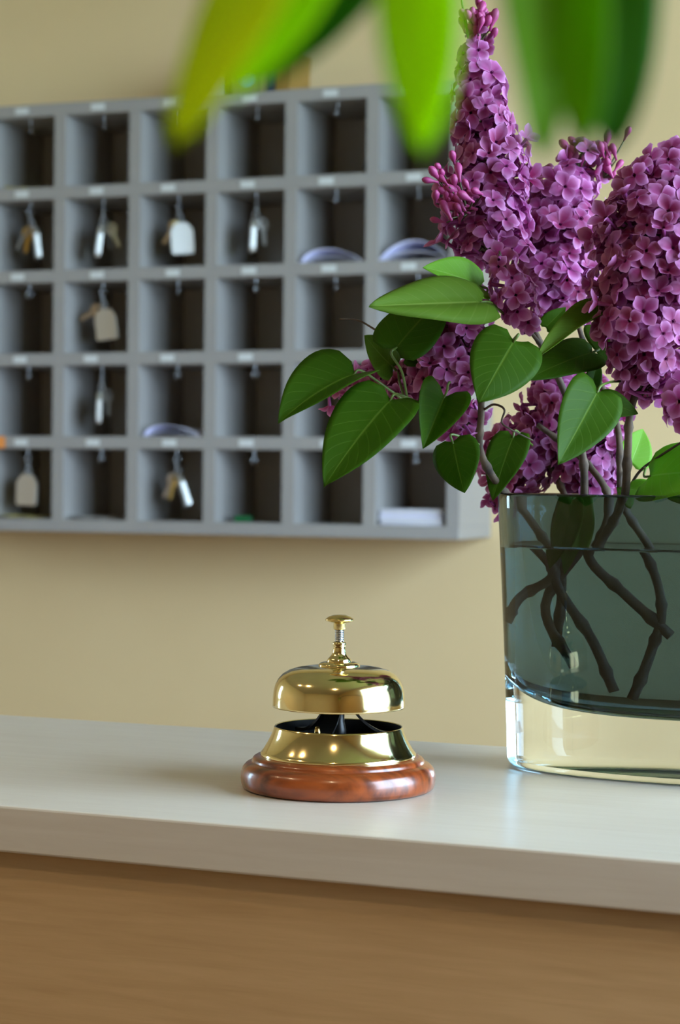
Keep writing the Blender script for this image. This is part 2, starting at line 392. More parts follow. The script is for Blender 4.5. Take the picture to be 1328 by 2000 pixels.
def key_mesh():
    V = []; bm = bmesh.new()
    def prism(o, th):
        vs = [bm.verts.new((x, -th / 2, z)) for x, z in o]; f = bm.faces.new(vs); r = bmesh.ops.extrude_face_region(bm, geom=[f])
        for v in r['geom']:
            if isinstance(v, bmesh.types.BMVert): v.co.y += th
    n = 14   # bow with a hole, as two half rings
    for s in (1, -1):
        out = [(s * .0115 * math.sin(math.pi * k / n), -.0115 + .0115 * math.cos(math.pi * k / n)) for k in range(n + 1)]
        inn = [(s * .004 * math.sin(math.pi * k / n), -.0075 + .004 * math.cos(math.pi * k / n)) for k in range(n, -1, -1)]
        prism(out + inn, .0022)
    prism([(-.0042, -.022), (.0042, -.022), (.0042, -.030), (.0026, -.033), (.0042, -.036), (.0028, -.039), (.0042, -.042), (.003, -.046), (0, -.050), (-.0042, -.047)], .002)
    bmesh.ops.recalc_face_normals(bm, faces=bm.faces)
    me = bpy.data.meshes.new('key'); bm.to_mesh(me); bm.free(); return me
FOB, KEY = fob_mesh(), key_mesh()
FOB.materials.append(M['aluminium_fob'])
KEYB = KEY.copy(); KEYB.materials.append(M['key_brass']); KEY.materials.append(M['key_nickel'])
def key_set(i, j, fob_yaw, fob_roll, fx, keys, label):
    """keys: list of (x offset, yaw, roll, mesh)"""
    base = SP(cell_centre(i), HOOKY, -PH * j - TH - .022)
    t = thing('room_key', label, 'key', base, (0, 0, SH_YAW), 'room keys on the hooks')
    v, f = merge([ring_data((0, 0, -.0065), .0075, (1, 0.3, 0))])
    from_data('split_ring', v, f, M['steel'], t, True)
    v, f = merge([ring_data((fx * .3, 0, -.017), .006, (.3, 1, 0)), ring_data((fx * .7, 0, -.024), .0042, (1, .2, 0), .0009)])
    from_data('chain', v, f, M['steel'], t, True)
    o = bpy.data.objects.new('fob', FOB); C.objects.link(o); o.parent = t; o.location = (fx, -.004, -.0265); o.rotation_mode = 'ZYX'; o.rotation_euler = (0, fob_roll, fob_yaw)
    for kx, kyaw, kroll, me in keys:
        k = bpy.data.objects.new('key', me); C.objects.link(k); k.parent = t; k.location = (kx, .008, -.021); k.rotation_mode = 'ZYX'; k.rotation_euler = (0, kroll, kyaw)
key_set(-1, 1, R(-56), R(-8), .012, [(-.006, .3, R(8), KEYB), (-.008, -.6, R(30), KEY)], 'room key with gold bow and narrow fob in leftmost second-row pigeonhole')
key_set(0, 1, R(-58), R(8), -.003, [(.006, .4, R(-28), KEY), (.004, 1.2, R(-10), KEY)], 'room key with bright fob edge-on, left of the wide white fob')
key_set(1, 1, R(27), R(-5), .006, [(-.006, .2, R(34), KEY), (-.004, .8, R(15), KEYB)], 'room key with wide bright fob facing out, second row')
key_set(2, 1, R(-62), R(3), -.004, [(.008, .9, R(-6), KEY)], 'room key with dim narrow fob, right of the wide bright fob')
key_set(0, 2, R(6), R(-7), .006, [(-.006, .2, R(62), KEY)], 'room key with grey fob facing out in the third row')
key_set(0, 3, R(-62), R(2), -.003, [(.007, 1.1, R(-4), KEY)], 'room key with narrow dim fob in the fourth row')
key_set(-1, 4, R(4), R(2), .001, [(-.004, .5, R(10), KEY)], 'room key with grey fob facing out in the bottom row at left')
key_set(1, 4, R(-57), R(-20), .006, [(-.006, .5, R(26), KEY), (-.004, -.3, R(14), KEYB)], 'room key with bright slanting fob in the bottom row')
# folded papers --------------------------------------------------------
mottle(mat('lavender_paper', rough=.7), lin(222, 220, 244), lin(232, 230, 250), 30)
mat('white_paper', lin(226, 224, 232), .7)
def folded_paper(i, j, w, h, skew, label):
    nx, ny = 14, 8
    t = thing('folded_paper', label, 'paper', SP(cell_centre(i) - .002, .006, -PH * (j + 1) + .0006), (0, 0, SH_YAW), 'folded lavender papers in the pigeonholes')
    for k, (zz, hh, nm) in enumerate(((0, .45, 'lower_fold'), (0.0012, 1.0, 'upper_fold'))):
        V, Fc = [], []
        for side in (0, 1):
            for a in range(nx + 1):
                for b in range(ny + 1):
                    x = (a / nx - .5) * w; y = b / ny * .13
                    bulge = (math.sin(math.pi * min(1, max(0, a / nx)) ** skew)) ** .8 * h * hh
                    V.append((x, y, zz + bulge * (1 - .25 * b / ny) + (0.0009 if side else 0) + .0012 * math.sin(9 * a / nx + b)* (k)* (a / nx) * (1 - a / nx)))
        n = (nx + 1) * (ny + 1)
        for side in (0, 1):
            for a in range(nx):
                for b in range(ny):
                    q = [side * n + a * (ny + 1) + b, side * n + (a + 1) * (ny + 1) + b, side * n + (a + 1) * (ny + 1) + b + 1, side * n + a * (ny + 1) + b + 1]
                    Fc.append(tuple(q if side else q[::-1]))
        for a in range(nx):
            Fc.append((a * (ny + 1), (a + 1) * (ny + 1), n + (a + 1) * (ny + 1), n + a * (ny + 1)))
        from_data(nm, V, Fc, M['lavender_paper'], t, True)
folded_paper(3, 1, .112, .022, .8, 'thin folded lavender paper in the second row, next to the taller one')
folded_paper(4, 1, .122, .032, 1.0, 'tallest folded lavender paper, lying beside the lilac blossom')
folded_paper(1, 3, .108, .018, .7, 'folded lavender paper lying in the fourth row')
# envelopes
for k in range(6):
    z0 = -PH * 5 + .0004 + k * .0046
    e = thing('envelope', ('bottom', 'second from bottom', 'third from bottom', 'lavender', 'second from top', 'topmost')[k] + ' envelope of the stack in the bottom right pigeonhole', 'envelope', SP(cell_centre(4) - .003 + rnd.uniform(-.003, .003), .008 + rnd.uniform(0, .008), z0), (0, 0, SH_YAW + rnd.uniform(-.03, .03)), 'stacked envelopes in the corner pigeonhole')
    box('envelope_body', -.056, .056, 0, .15, 0, .0040, M['white_paper' if k != 3 else 'lavender_paper'], e, .0012, 2)
    box('flap', -.054, .054, .002, .06, .0040, .0044, M['white_paper'], e)
# small odds and ends in the pigeonholes
mat('green_plastic', lin(10, 96, 50), .4); mat('orange_card', lin(240, 150, 70), .6); mat('dark_leather', lin(22, 18, 16), .6); mat('yellow_paper', lin(190, 176, 110), .7)
o = box('green_eraser', -.016, .016, 0, .02, 0, .011, M['green_plastic'], None, .003, 3); o.location = SP(cell_centre(2) - .022, .03, -PH * 5 + .0003); o.rotation_euler = (0, 0, .3)
tag(o, 'small green lump lying in the bottom row', 'trinket')
o = box('price_card', -.022, .022, -.0022, -.0013, 0, .022, M['orange_card'], None, .0003, 1); o.location = SP(-.118, -.0002, -PH * 4 - TH); o.rotation_euler = (0, 0, SH_YAW)
tag(o, 'orange card stuck on the shelf edge at the left border', 'card')
def slip(i, j, w, m, label, yaw):
    t = thing('paper_slip', label, 'paper', SP(cell_centre(i) - .01, .01, -PH * (j + 1) + .0006), (0, 0, SH_YAW + yaw), 'paper slips lying flat in the pigeonholes')
    V, Fc = [], []
    for s in (0, 1):
        for a in range(9):
            for b in (0, 1): V.append(((a / 8 - .5) * w, b * .12, .004 * (1 - a / 8) ** 2 + .0008 * s + .002 * math.sin(a) ** 2))
    for a in range(8):
        k = a * 2
        Fc += [(18 + k, 18 + k + 2, 18 + k + 3, 18 + k + 1), (k + 1, k + 3, k + 2, k), (k, k + 2, 20 + k, 18 + k)]
    from_data('sheet', V, Fc, m, t, True)
slip(-1, 4, .10, M['yellow_paper'], 'flat paper slip under the grey fob, bottom row at left', .05)
slip(0, 4, .10, M['back_board'], 'flat dull paper slip in the empty-hooked bottom row pigeonhole', -.05)
slip(-1, 0, .07, M['yellow_paper'], 'yellowish slip lying in the top left pigeonhole', .1)
# dark pouch in the top row
V = []; bm = bmesh.new(); bmesh.ops.create_uvsphere(bm, u_segments=14, v_segments=9, radius=1)
for v in bm.verts:
    v.co = Vector((v.co.x * .022, v.co.y * .03, .026 + v.co.z * .026 * (1.0 + .35 * max(0, v.co.z)))); v.co.x += .006 * v.co.z / .05
    if v.co.z < .004: v.co.z = 0
o = from_bm('coin_pouch', bm, M['dark_leather'], None, True); o.location = SP(cell_centre(3) + .034, .13, -PH + .0003)
tag(o, 'small dark pouch in the top row pigeonhole corner', 'pouch')
# small books standing on top of the shelf
def book(u, w, h, m, label, tilt=0, patch=None):
    t = thing('book', label, 'book', SP(u, .02, .0004), (0, tilt, SH_YAW), 'small guide books standing on the shelf')
    box('cover', -w / 2, w / 2, 0, .10, 0, h, m, t, .0015, 2)
    box('pages', -w / 2 + .002, w / 2 - .002, .003, .102, .002, h + .0006 - .003, M['white_paper'], t)
    if patch:
        bm = bmesh.new(); r = bmesh.ops.create_circle(bm, cap_ends=True, segments=18, radius=1)
        for v in bm.verts: v.co = Vector((v.co.x * .014 + patch[0], -.0008, v.co.y * .016 + patch[1]))
        from_bm('spine_print', bm, patch[2], t)
mat('book_white', lin(206, 206, 210), .5); mat('book_black', lin(26, 26, 30), .5); mat('book_tan', lin(150, 132, 96), .5); mat('book_navy', lin(44, 54, 84), .5); mat('book_ochre', lin(160, 124, 56), .5); mat('print_blue', lin(130, 170, 225), .5)
book(.305, .034, .062, M['book_white'], 'white book left of the black one on the shelf top')
book(.330, .010, .070, M['book_black'], 'thin black book beside the white one on the shelf top')
book(.363, .048, .066, M['book_tan'], 'tan book with a round light blue mark on its spine', 0, (.006, .030, M['print_blue']))
book(.397, .014, .070, M['book_tan'], 'narrow plain tan book beside the navy one')
book(.413, .013, .078, M['book_navy'], 'narrow navy book between tan and ochre books')
book(.436, .028, .080, M['book_ochre'], 'ochre book at the right end of the shelf-top row')

# ------------------------------------------------------------------ desk bell
mm = .001
bell = thing('desk_bell', 'polished brass reception bell on a round mahogany base', 'bell', (0, 0, .0003))
def prof(l): return [(r * mm, z * mm) for r, z in l]
lathe('wooden_base', prof([(0, 0), (47.5, 0), (49, .8), (49.7, 2.5), (50, 5), (49.9, 8), (49, 10.6), (47.5, 12.3), (45.6, 13.3), (44.6, 13.5), (44.3, 13.9), (44.2, 14.6), (43.6, 15.6), (42.4, 16.3), (41, 16.6), (0, 16.6)]), M['mahogany'], bell, 96)
lathe('brass_skirt', prof([(39.9, 16.6), (40.1, 17.0), (39.9, 18.0), (39.2, 18.8), (38.6, 19.6), (37.6, 21.2), (36.2, 23.6), (34.9, 26.2), (33.9, 28.6), (33.2, 30.6), (33.0, 31.4), (32.6, 31.7), (32.2, 31.4)]), M['brass'], bell, 96)
lathe('skirt_lining', prof([(32.2, 31.4), (32.6, 28), (34, 24.5), (36, 21), (36.5, 20), (30, 19.2), (0, 19.0)]), M['black_enamel'], bell, 96)
dome_out = [(34.0, 41.6), (34.05, 42.4), (34.0, 44), (33.9, 47), (33.5, 50), (32.7, 53), (31.2, 55.9), (28.8, 58.4), (25.6, 60.2), (21.5, 61.4), (16.5, 62.2), (10, 62.7), (3, 62.9)]
dome_in = [(r - 1.2, z - .9) for r, z in dome_out]; dome_in[0] = (33.0, 41.6)
lathe('dome', prof(dome_out + [(1.5, 62.9), (1.5, 61.8)] + dome_in[:-1][::-1]), M['brass'], bell, 96, close=True)
lathe('washer', prof([(10.6, 62.5), (10.7, 63.0), (10.0, 63.9), (8.4, 64.5), (6.3, 64.7)]), M['brass'], bell, 64)
lathe('pillar', prof([(6.3, 64.5), (6.4, 65.0), (6.0, 65.6), (5.9, 66.2), (5.0, 67.0), (4.0, 68.2), (3.35, 70.0), (3.1, 71.6), (3.3, 72.8), (3.6, 73.8), (3.5, 74.6), (2.6, 75.0), (1.2, 75.0)]), M['brass'], bell, 48)
lathe('plunger_rod', prof([(0, 60), (1.25, 60), (1.25, 86), (0, 86)]), M['steel'], bell, 16)
sp = [(2.05 * mm * math.cos(a * .5), 2.05 * mm * math.sin(a * .5), (75.0 + 6.3 * a / 88) * mm) for a in range(89)]
tube('spring', sp, .42 * mm, M['steel'], bell, 6)
lathe('push_button', prof([(0, 81.2), (2.9, 81.2), (3.15, 81.6), (3.15, 84.2), (3.4, 84.8), (5.4, 85.1), (7.1, 85.7), (7.35, 86.2), (7.1, 86.8), (5.6, 87.8), (3.4, 88.6), (0, 88.9)]), M['brass_satin'], bell, 48)
for k in range(3):
    a = R(-98 + 120 * k) + .15
    d = Vector((math.cos(a), math.sin(a), 0))
    pts = smooth_path([d * .003 + Vector((0, 0, .055)), d * .006 + Vector((0, 0, .043)), d * .012 + Vector((0, 0, .034)), d * .022 + Vector((0, 0, .0275)), d * .0315 + Vector((0, 0, .0265))], 5)
    s = d.cross(Vector((0, 0, 1)))
    V, Fc = [], []
    for p in pts:
        for ss, zz in ((-1, 0), (1, 0), (1, 1), (-1, 1)): V.append(p + s * ss * .0042 + Vector((0, 0, .0016)) * zz)
    for q in range(len(pts) - 1):
        for e in range(4):
            e2 = (e + 1) % 4; Fc.append((q * 4 + e, q * 4 + e2, q * 4 + 4 + e2, q * 4 + 4 + e))
    Fc += [(3, 2, 1, 0), tuple((len(pts) - 1) * 4 + e for e in range(4))]
    from_data('bracket_arm', V, Fc, M['black_enamel'], bell)
lathe('centre_post', prof([(0, 19), (4, 19), (4, 30), (3, 34), (3, 61), (0, 61)]), M['black_enamel'], bell, 24)
o = tube('clapper', [(-.004, -.012, .0235), (-.004, -.018, .027), (-.003, -.021, .033)], [.0016, .0022, .0012], M['brass_satin'], bell, 10)
o = box('clapper_nut', -.003, .0035, -.024, -.019, .0245, .0275, M['brass_satin'], bell, .0006, 1)

# ------------------------------------------------------------------ vase
VC = Vector((.158, .133, .0004)); VH = .1515; VA, VB = .1070, .0515; WATER = .1215
vase = thing('glass_vase', 'oval vase of smoked glass with a thick clear glass base', 'vase', VC)
def outer_ab(z):
    k = 1 + .068 * (z / VH) ** 1.2
    return VA * k, VB * k
CAV0 = .0315
def cavity_ab(z):
    a, b = outer_ab(z); th = .0042 + .006 * max(0, (VH - z) / VH) ** 1.3
    a, b = a - th, b - th
    zt = .088
    if z < zt:
        q = min(1, (zt - z) / (zt - CAV0)); s = (1 - q ** 5) ** (1 / 4.2)
        a, b = a * s, b * (.25 * s ** .5 + .75 * s)
    return a, b
SEG = 128
def rings(rows, flip=False, cap0=None, cap1=None):
    V, Fc = [], []
    for a, b, z in rows:
        for k in range(SEG):
            t_ = 2 * math.pi * k / SEG; cc, ss = math.cos(t_), math.sin(t_); e = 2 / 2.25
            V.append((a * math.copysign(abs(cc) ** e, cc), b * math.copysign(abs(ss) ** e, ss), z))
    for i in range(len(rows) - 1):
        for k in range(SEG):
            k2 = (k + 1) % SEG
            q = (i * SEG + k, i * SEG + k2, (i + 1) * SEG + k2, (i + 1) * SEG + k)
            Fc.append(q[::-1] if flip else q)
    if cap0: 
        q = tuple(range(SEG)); Fc.append(q[::-1] if cap0 > 0 else q)
    if cap1:
        q = tuple((len(rows) - 1) * SEG + k for k in range(SEG)); Fc.append(q if cap1 > 0 else q[::-1])
    return V, Fc
rows = [(VA - .006, VB - .006, 0), (VA - .0035, VB - .0035, .0001), (VA - .0016, VB - .0016, .0007), (VA - .0005, VB - .0005, .0022)]
for i in range(22):
    z = .004 + (VH - .0016 - .004) * i / 21; rows.append(outer_ab(z) + (z,))
a, b = outer_ab(VH); ai, bi = cavity_ab(VH)
rows += [(a - .0005, b - .0005, VH - .0005), (a - .0014, b - .0014, VH), (ai + .0014, bi + .0014, VH), (ai + .0004, bi + .0004, VH - .0005), (ai, bi, VH - .0016)]
V, Fc = rings(rows, cap0=1)
from_data('glass_body', V, Fc, M['clear_glass'], vase, True)
zs = [CAV0 + (.088 - CAV0) * (i / 30) ** 2.2 for i in range(31)]
zs[0] = CAV0 + 1e-7
zs += [.088 + (WATER - .088) * i / 4 for i in range(1, 5)]
nwet = len(zs)
zs += [WATER + (VH - .0016 - WATER) * i / 6 for i in range(1, 7)]
rows = [cavity_ab(z) + (z,) for z in zs]
V, Fc = rings(rows, flip=True)
o = from_data('smoked_lining', V, Fc, [M['smoked_glass'], M['smoked_glass_wet']], vase, True)
for p in o.data.polygons:
    if max(o.data.vertices[i].co.z for i in p.vertices) <= WATER + 1e-5: p.material_index = 1
water = [(a - .0003, b - .0003, z + .0002) for a, b, z in rows[2:nwet]]
wa, wb2, wz = water[-1]
nside = (len(water) - 1) * SEG
water += [(wa + .0001, wb2 + .0001, wz + .0014), (wa - .0006, wb2 - .0006, wz + .0005), (wa - .0018, wb2 - .0018, wz + .0001), (wa - .004, wb2 - .004, wz)]
V, Fc = rings(water, cap0=1, cap1=1)
wo_ = from_data('water', V, Fc, [M['water_side'], M['water_surface']], None, True, VC)
for p in wo_.data.polygons:
    if p.index >= nside + SEG and p.index != len(wo_.data.polygons) - 2: p.material_index = 1
for p in wo_.data.polygons[-2:]: p.use_smooth = False
tag(wo_, 'clear water filling the smoked glass vase to near the rim', 'water')
def in_vase(p, margin=.004):
    """keep a point that lies below the rim inside the vase's hollow"""
    p = Vector(p); z = p.z - VC.z
    if z > VH + .004: return p
    z = max(z, CAV0 + .006); a, b = cavity_ab(min(z, VH)); a -= margin; b -= margin
    x, y = p.x - VC.x, p.y - VC.y
    k = math.hypot(x / a, y / b)
    if k > 1: x, y = x / k, y / k
    return Vector((VC.x + x, VC.y + y, VC.z + z))
def VD(px): return 1.09 + (1364 - px) * 1.14e-4
def VPX(px, py, off=0): return in_vase(PX(px, py, VD(px) + off))

# ------------------------------------------------------------------ lilac pieces
def petal_pts(L_, W_, cup, lift):
    """grid of one petal along +x"""
    nu, nv = 5, 4; P = []
    for i in range(nu + 1):
        u = i / nu
        q = .12 + .86 * u; w = W_ * (1 - abs(2 * q - 1) ** 2.4) ** (1 / 2.4) * (.42 + .58 * min(1, u / .45))
        for j in range(nv + 1):
            v = j / nv * 2 - 1
            x = L_ * u - (abs(v) ** 2) * L_ * .13 * u; y = w / 2 * v
            z = lift * u * L_ + cup * (v * v) * W_ * .5 * math.sin(math.pi * min(1, u + .1)) - .25 * L_ * u ** 3 * (1 if lift < .5 else -.6)
            P.append((Vector((x, y, z)), max(u ** 3, abs(v) ** 4 * (.3 + .7 * u))))
    return P, nu, nv
def floret_mesh(name, lift, cup, seed):
    r = random.Random(seed); V, Fc, rim, mi = [], [], [], []
    for k in range(4):
        a = math.pi / 2 * k + r.uniform(-.12, .12); s = r.uniform(.92, 1.08)
        P, nu, nv = petal_pts(.0066 * s, .0062 * s, cup + r.uniform(-.08, .1), lift + r.uniform(-.12, .15))
        o_ = len(V); ca, sa = math.cos(a), math.sin(a)
        for p, e in P:
            p = p + Vector((.0006, 0, 0))
            V.append((p.x * ca - p.y * sa, p.x * sa + p.y * ca, p.z)); rim.append(e)
        for i in range(nu):
            for j in range(nv):
                q = o_ + i * (nv + 1) + j; Fc.append((q, q + nv + 1, q + nv + 2, q + 1)); mi.append(0)
    tv, tf = tube_data([(0, 0, -.0085), (0, 0, -.004), (0, 0, .0003)], [.0007, .0008, .0011], 6, False)
    o_ = len(V); V += [tuple(v) for v in tv]; rim += [0] * len(tv); Fc += [tuple(i + o_ for i in q) for q in tf]; mi += [1] * len(tf)
    me = bpy.data.meshes.new(name); me.from_pydata(V, [], Fc); me.update()
    at = me.attributes.new('rim', 'FLOAT', 'POINT'); at.data.foreach_set('value', rim)
    me.materials.append(M['petal']); me.materials.append(M['flower_tube'])
    me.polygons.foreach_set('material_index', mi); me.polygons.foreach_set('use_smooth', [True] * len(Fc))
    return me
FLORETS = [floret_mesh('floret', .10, .18, 1), floret_mesh('floret', .25, .30, 2), floret_mesh('floret', -.05, .12, 3), floret_mesh('floret', .55, .42, 4)]
def bud_mesh():
    pr = [(0.0, -.005), (.0006, -.005), (.0007, -.003), (.0012, -.001), (.0019, .001), (.0020, .0025), (.0014, .0042), (.0004, .005), (0, .0051)]
    o = lathe('bud', pr, M['bud_skin'], None, 8); me = o.data; bpy.data.objects.remove(o); return me
BUD = bud_mesh()
def add_inst(name, me, parent, pos, nrm, scale):
    o = bpy.data.objects.new(name, me); C.objects.link(o); o.parent = parent
    n = Vector(nrm).normalized()
    q = n.to_track_quat('Z', 'Y') @ Matrix.Rotation(rnd.uniform(0, 6.28), 3, 'Z').to_quaternion()
    o.rotation_mode = 'QUATERNION'; o.rotation_quaternion = q
    o.location = Vector(pos) - parent.location; o.scale = (scale,) * 3
    return o
def panicle(t, nodes, count, bud_from=2.0, size=1.0, mind=.0084, lump=.28, seed=0):
    """nodes: (px, py, depth, radius px) from the foot to the tip of one flower head"""
    r = random.Random(seed)
    ax = [PX(a, b, d) for a, b, d, _ in nodes]; rr = [w / F_PX * d for _, _, d, w in nodes]
    path = smooth_path(ax, 8); n = len(path) - 1; m_ = len(nodes) - 1
    def rad(s):
        f = s * m_; i = min(int(f), m_ - 1); return rr[i] + (rr[i + 1] - rr[i]) * (f - i)
    wsum = [0]
    for i in range(n): wsum.append(wsum[-1] + (rad((i + .5) / n) + .003) * (path[i + 1] - path[i]).length)
    got = []; tries = 0
    stalks = [tube_data(path, [max(.0004, .0016 * (1 - .7 * i / n)) for i in range(n + 1)], 6)]
    while len(got) < count and tries < count * 30:
        tries += 1
        x = r.random() * wsum[-1]; i = 0
        while i < n - 1 and wsum[i + 1] < x: i += 1
        s = (i + r.random()) / n; p0 = path[i].lerp(path[i + 1], r.random())
        tg = (path[min(i + 1, n)] - path[max(i - 1, 0)]).normalized(); e1 = tg.orthogonal().normalized(); e2 = tg.cross(e1)
        a = r.uniform(0, 2 * math.pi); d = e1 * math.cos(a) + e2 * math.sin(a)
        R_ = rad(s); k = 1 + lump * noise.noise(p0 * 90 + d * 1.7 + Vector((seed * 3.1, 0, 0)))
        f = r.uniform(.66, 1.03) if r.random() < .82 else r.uniform(.35, .7)
        p = p0 + d * max(.002, (R_ * k - .003) * f)
        if s > .97: p += tg * .004 * r.random()
        if p.z < VC.z + VH + .004 and math.hypot((p.x - VC.x) / (VA + .012), (p.y - VC.y) / (VB + .012)) < 1.0: continue
        if any((p - g).length < mind for g in got): continue
        got.append(p)
        nr = (d + tg * r.uniform(.0, .55) + Vector((r.uniform(-.4, .4), r.uniform(-.4, .4), r.uniform(-.3, .4)))).normalized()
        if s > bud_from + r.uniform(-.06, .06):
            add_inst('bud', BUD, t, p, (nr + tg).normalized(), size * r.uniform(.8, 1.25))
        else:
            me = FLORETS[r.choice((0, 0, 1, 1, 2, 3))]
            add_inst('floret', me, t, p, nr, size * 1.22 * r.uniform(.84, 1.14))
        q0 = path[max(0, i - 2)]
        foot = p - nr * .008 * size
        stalks.append(tube_data([q0, q0.lerp(foot, .5) + tg * .002, foot], [.0007, .0005, .0004], 4, False))
    v, f = merge(stalks)
    v = [Vector(x) - t.location for x in v]
    from_data('flower_stalk', v, f, M['flower_stalk'], t, True)
def buds(t, px, py, d, n, spread, seed, up=(0, 1, .2)):
    r = random.Random(seed); c = PX(px, py, d); u = CV(*up); st = []
    for k in range(n):
        p = c + CR * r.gauss(0, spread) + CU * r.gauss(0, spread) + CF * r.gauss(0, spread * .6)
        nr = (u + CV(r.uniform(-1, 1), r.uniform(-.6, 1), r.uniform(-1, 1)) * .8).normalized()
        add_inst('bud', BUD, t, p, nr, r.uniform(.85, 1.3)); st.append(tube_data([c - u * .012, p - nr * .005], [.0007, .0004], 4, False))
    v, f = merge(st); from_data('bud_stalk', [Vector(x) - t.location for x in v], f, M['flower_stalk'], t, True)
def leaf_data(L_, W_, fold, droop, seed, lobe=.13, pk=(.36, .92), curl=0.0, nu=16, nv=10):
    r = random.Random(seed); tp = pk[0] / (pk[0] + pk[1]); mxv = tp ** pk[0] * (1 - tp) ** pk[1]
    V, UV = [], []; ph = r.uniform(0, 6)
    for i in range(nu + 1):
        t_ = i / nu
        w = W_ / 2 * ((max(t_, .006) ** pk[0]) * (max(1 - t_, 0) ** pk[1]) / mxv)
        for j in range(nv + 1):
            s = j / nv * 2 - 1; y = w * s
            x = L_ * t_ - lobe * L_ * abs(s) ** 1.5 * (1 - t_) ** 3 * (1 if t_ > 0 else .55)
            z = abs(y) * math.tan(fold) - curl * abs(s) ** 3 * w + .012 * L_ * math.sin(9 * t_ + ph + 2 * s) * abs(s) - droop * L_ * t_ * t_
            V.append(Vector((x, y, z))); UV.append((t_, .5 + s / 2))
    Fc = []
    for i in range(nu):
        for j in range(nv):
            q = i * (nv + 1) + j; Fc.append((q, q + nv + 1, q + nv + 2, q + 1))
    return V, Fc, UV
def leaf(t, B, T, W_, nrm, fold=.2, droop=.15, seed=0, mats=None, name='leaf', stalk=None, lobe=.13, pk=(.36, .92), curl=0.0, smat=None, sr=.0007):
    """one leaf blade from B to T (world), with its stalk running back to `stalk`"""
    B = Vector(B); T = Vector(T); ch = T - B; L_ = ch.length / math.sqrt(1 + droop * droop)
    V, Fc, UV = leaf_data(L_, W_, fold, droop, seed, lobe, pk, curl)
    x = ch.normalized(); n = Vector(nrm); n = (n - x * n.dot(x)).normalized()
    tip = Vector((L_, 0, -droop * L_)).normalized()       # chord in leaf space
    lx = tip; lz = Vector((0, 0, 1)) - lx * lx.z; lz.normalize(); ly = lz.cross(lx); y = n.cross(x)
    W3 = []
    for v in V:
        a, b, c = v.dot(lx), v.dot(ly), v.dot(lz); W3.append(B + x * a + y * b + n * c - t.location)
    me = bpy.data.meshes.new(name); me.from_pydata([tuple(v) for v in W3], [], Fc); me.update()
    uvl = me.uv_layers.new(name='UVMap')
    for lp in me.loops: uvl.data[lp.index].uv = UV[lp.vertex_index]
    o = finish(name, me, mats or [M['lilac_leaf'], M['lilac_leaf_under']], t, True)
    so = o.modifiers.new('thickness', 'SOLIDIFY'); so.thickness = .00025; so.offset = -1
    if len(o.data.materials) > 1: so.material_offset = 1
    if stalk is not None:
        S = Vector(stalk); p = smooth_path([B + x * .0015, B - x * .004, B.lerp(S, .55) + Vector((0, 0, .002)), S], 5)
        v, f = tube_data([q - t.location for q in p], [sr * .8, sr * .8] + [sr] * (len(p) - 2), 6)
        from_data('leaf_stalk', v, f, smat or M['green_stalk'], o, True)
    return o
def lf(t, b, tp, w, nrm, st=None, fold=.2, droop=.15, seed=0, flip=False, **kw):
    """leaf from pixels: b, tp = (px, py, depth); w in px; nrm = right/up/towards"""
    n = CV(*nrm)
    d = (b[2] + tp[2]) / 2
    return leaf(t, PX(*b), PX(*tp), w / F_PX * d, n, fold, droop, seed, stalk=(PX(*st) if st else None), **kw)
def stem(t, pts, r0, r1, name='stem', m=None, seed=0, knots=True):
    r = random.Random(seed); p = smooth_path(pts, 7); n = len(p) - 1
    rad = [r0 + (r1 - r0) * i / n for i in range(n + 1)]
    if knots:
        for i in range(3, n, 6): rad[i] *= 1.35
    return from_data(name, *[(lambda v, f: ([q - t.location for q in v], f))(*tube_data(p, rad, 9))][0], m or M['lilac_bark'], t, True)
def branch(label, base_px):
    return thing('lilac_branch', label, 'flower branch', VPX(*base_px), group='cut lilac branches in the vase')

# tall spire at the upper left of the bunch
b1 = branch('lilac branch with the tallest pointed purple spire reaching the hanging leaves', (1218, 1352, 0))
stem(b1, [VPX(1218, 1352), VPX(1180, 1250), VPX(1112, 1130), VPX(1136, 1050, .01), PX(1141, 970, 1.105), PX(1136, 880, 1.10), PX(1100, 760, 1.10), PX(1020, 600, 1.10), PX(965, 470, 1.10)], .0030, .0016, seed=1)
panicle(b1, [(950, 490, 1.09, 78), (950, 400, 1.095, 95), (958, 330, 1.10, 88), (942, 240, 1.10, 70), (930, 150, 1.10, 48), (935, 90, 1.10, 34), (938, 40, 1.10, 20)], 250, .93, 1.0, seed=1)
buds(b1, 938, 38, 1.10, 26, .0042, 3)
buds(b1, 885, 385, 1.07, 40, .0062, 4, (-.6, .6, .3))
stem(b1, [PX(925, 130, 1.10), PX(912, 60, 1.10), PX(902, 5, 1.10), PX(900, -20, 1.10)], .0008, .0004, 'tip_twig', M['green_stalk'], knots=False)
panicle(b1, [(1030, 640, 1.05, 30), (1010, 580, 1.045, 55), (985, 520, 1.04, 40), (975, 490, 1.04, 18)], 60, 2, .95, seed=12)
stem(b1, [PX(1085, 720, 1.10), PX(1060, 680, 1.07), PX(1030, 640, 1.05)], .0012, .001, 'side_twig')
lf(b1, (942, 590, 1.03), (721, 598, .99), 140, (.05, .62, .78), (985, 615, 1.05), fold=.55, droop=-.0, seed=1, curl=.5, mats=[M['lilac_leaf_under'], M['lilac_leaf']])
lf(b1, (940, 560, 1.05), (826, 522, 1.03), 95, (-.2, .5, .8), (960, 600, 1.06), fold=.25, seed=2, mats=[M['lilac_leaf_pale_backlit'], M['lilac_leaf_under']])

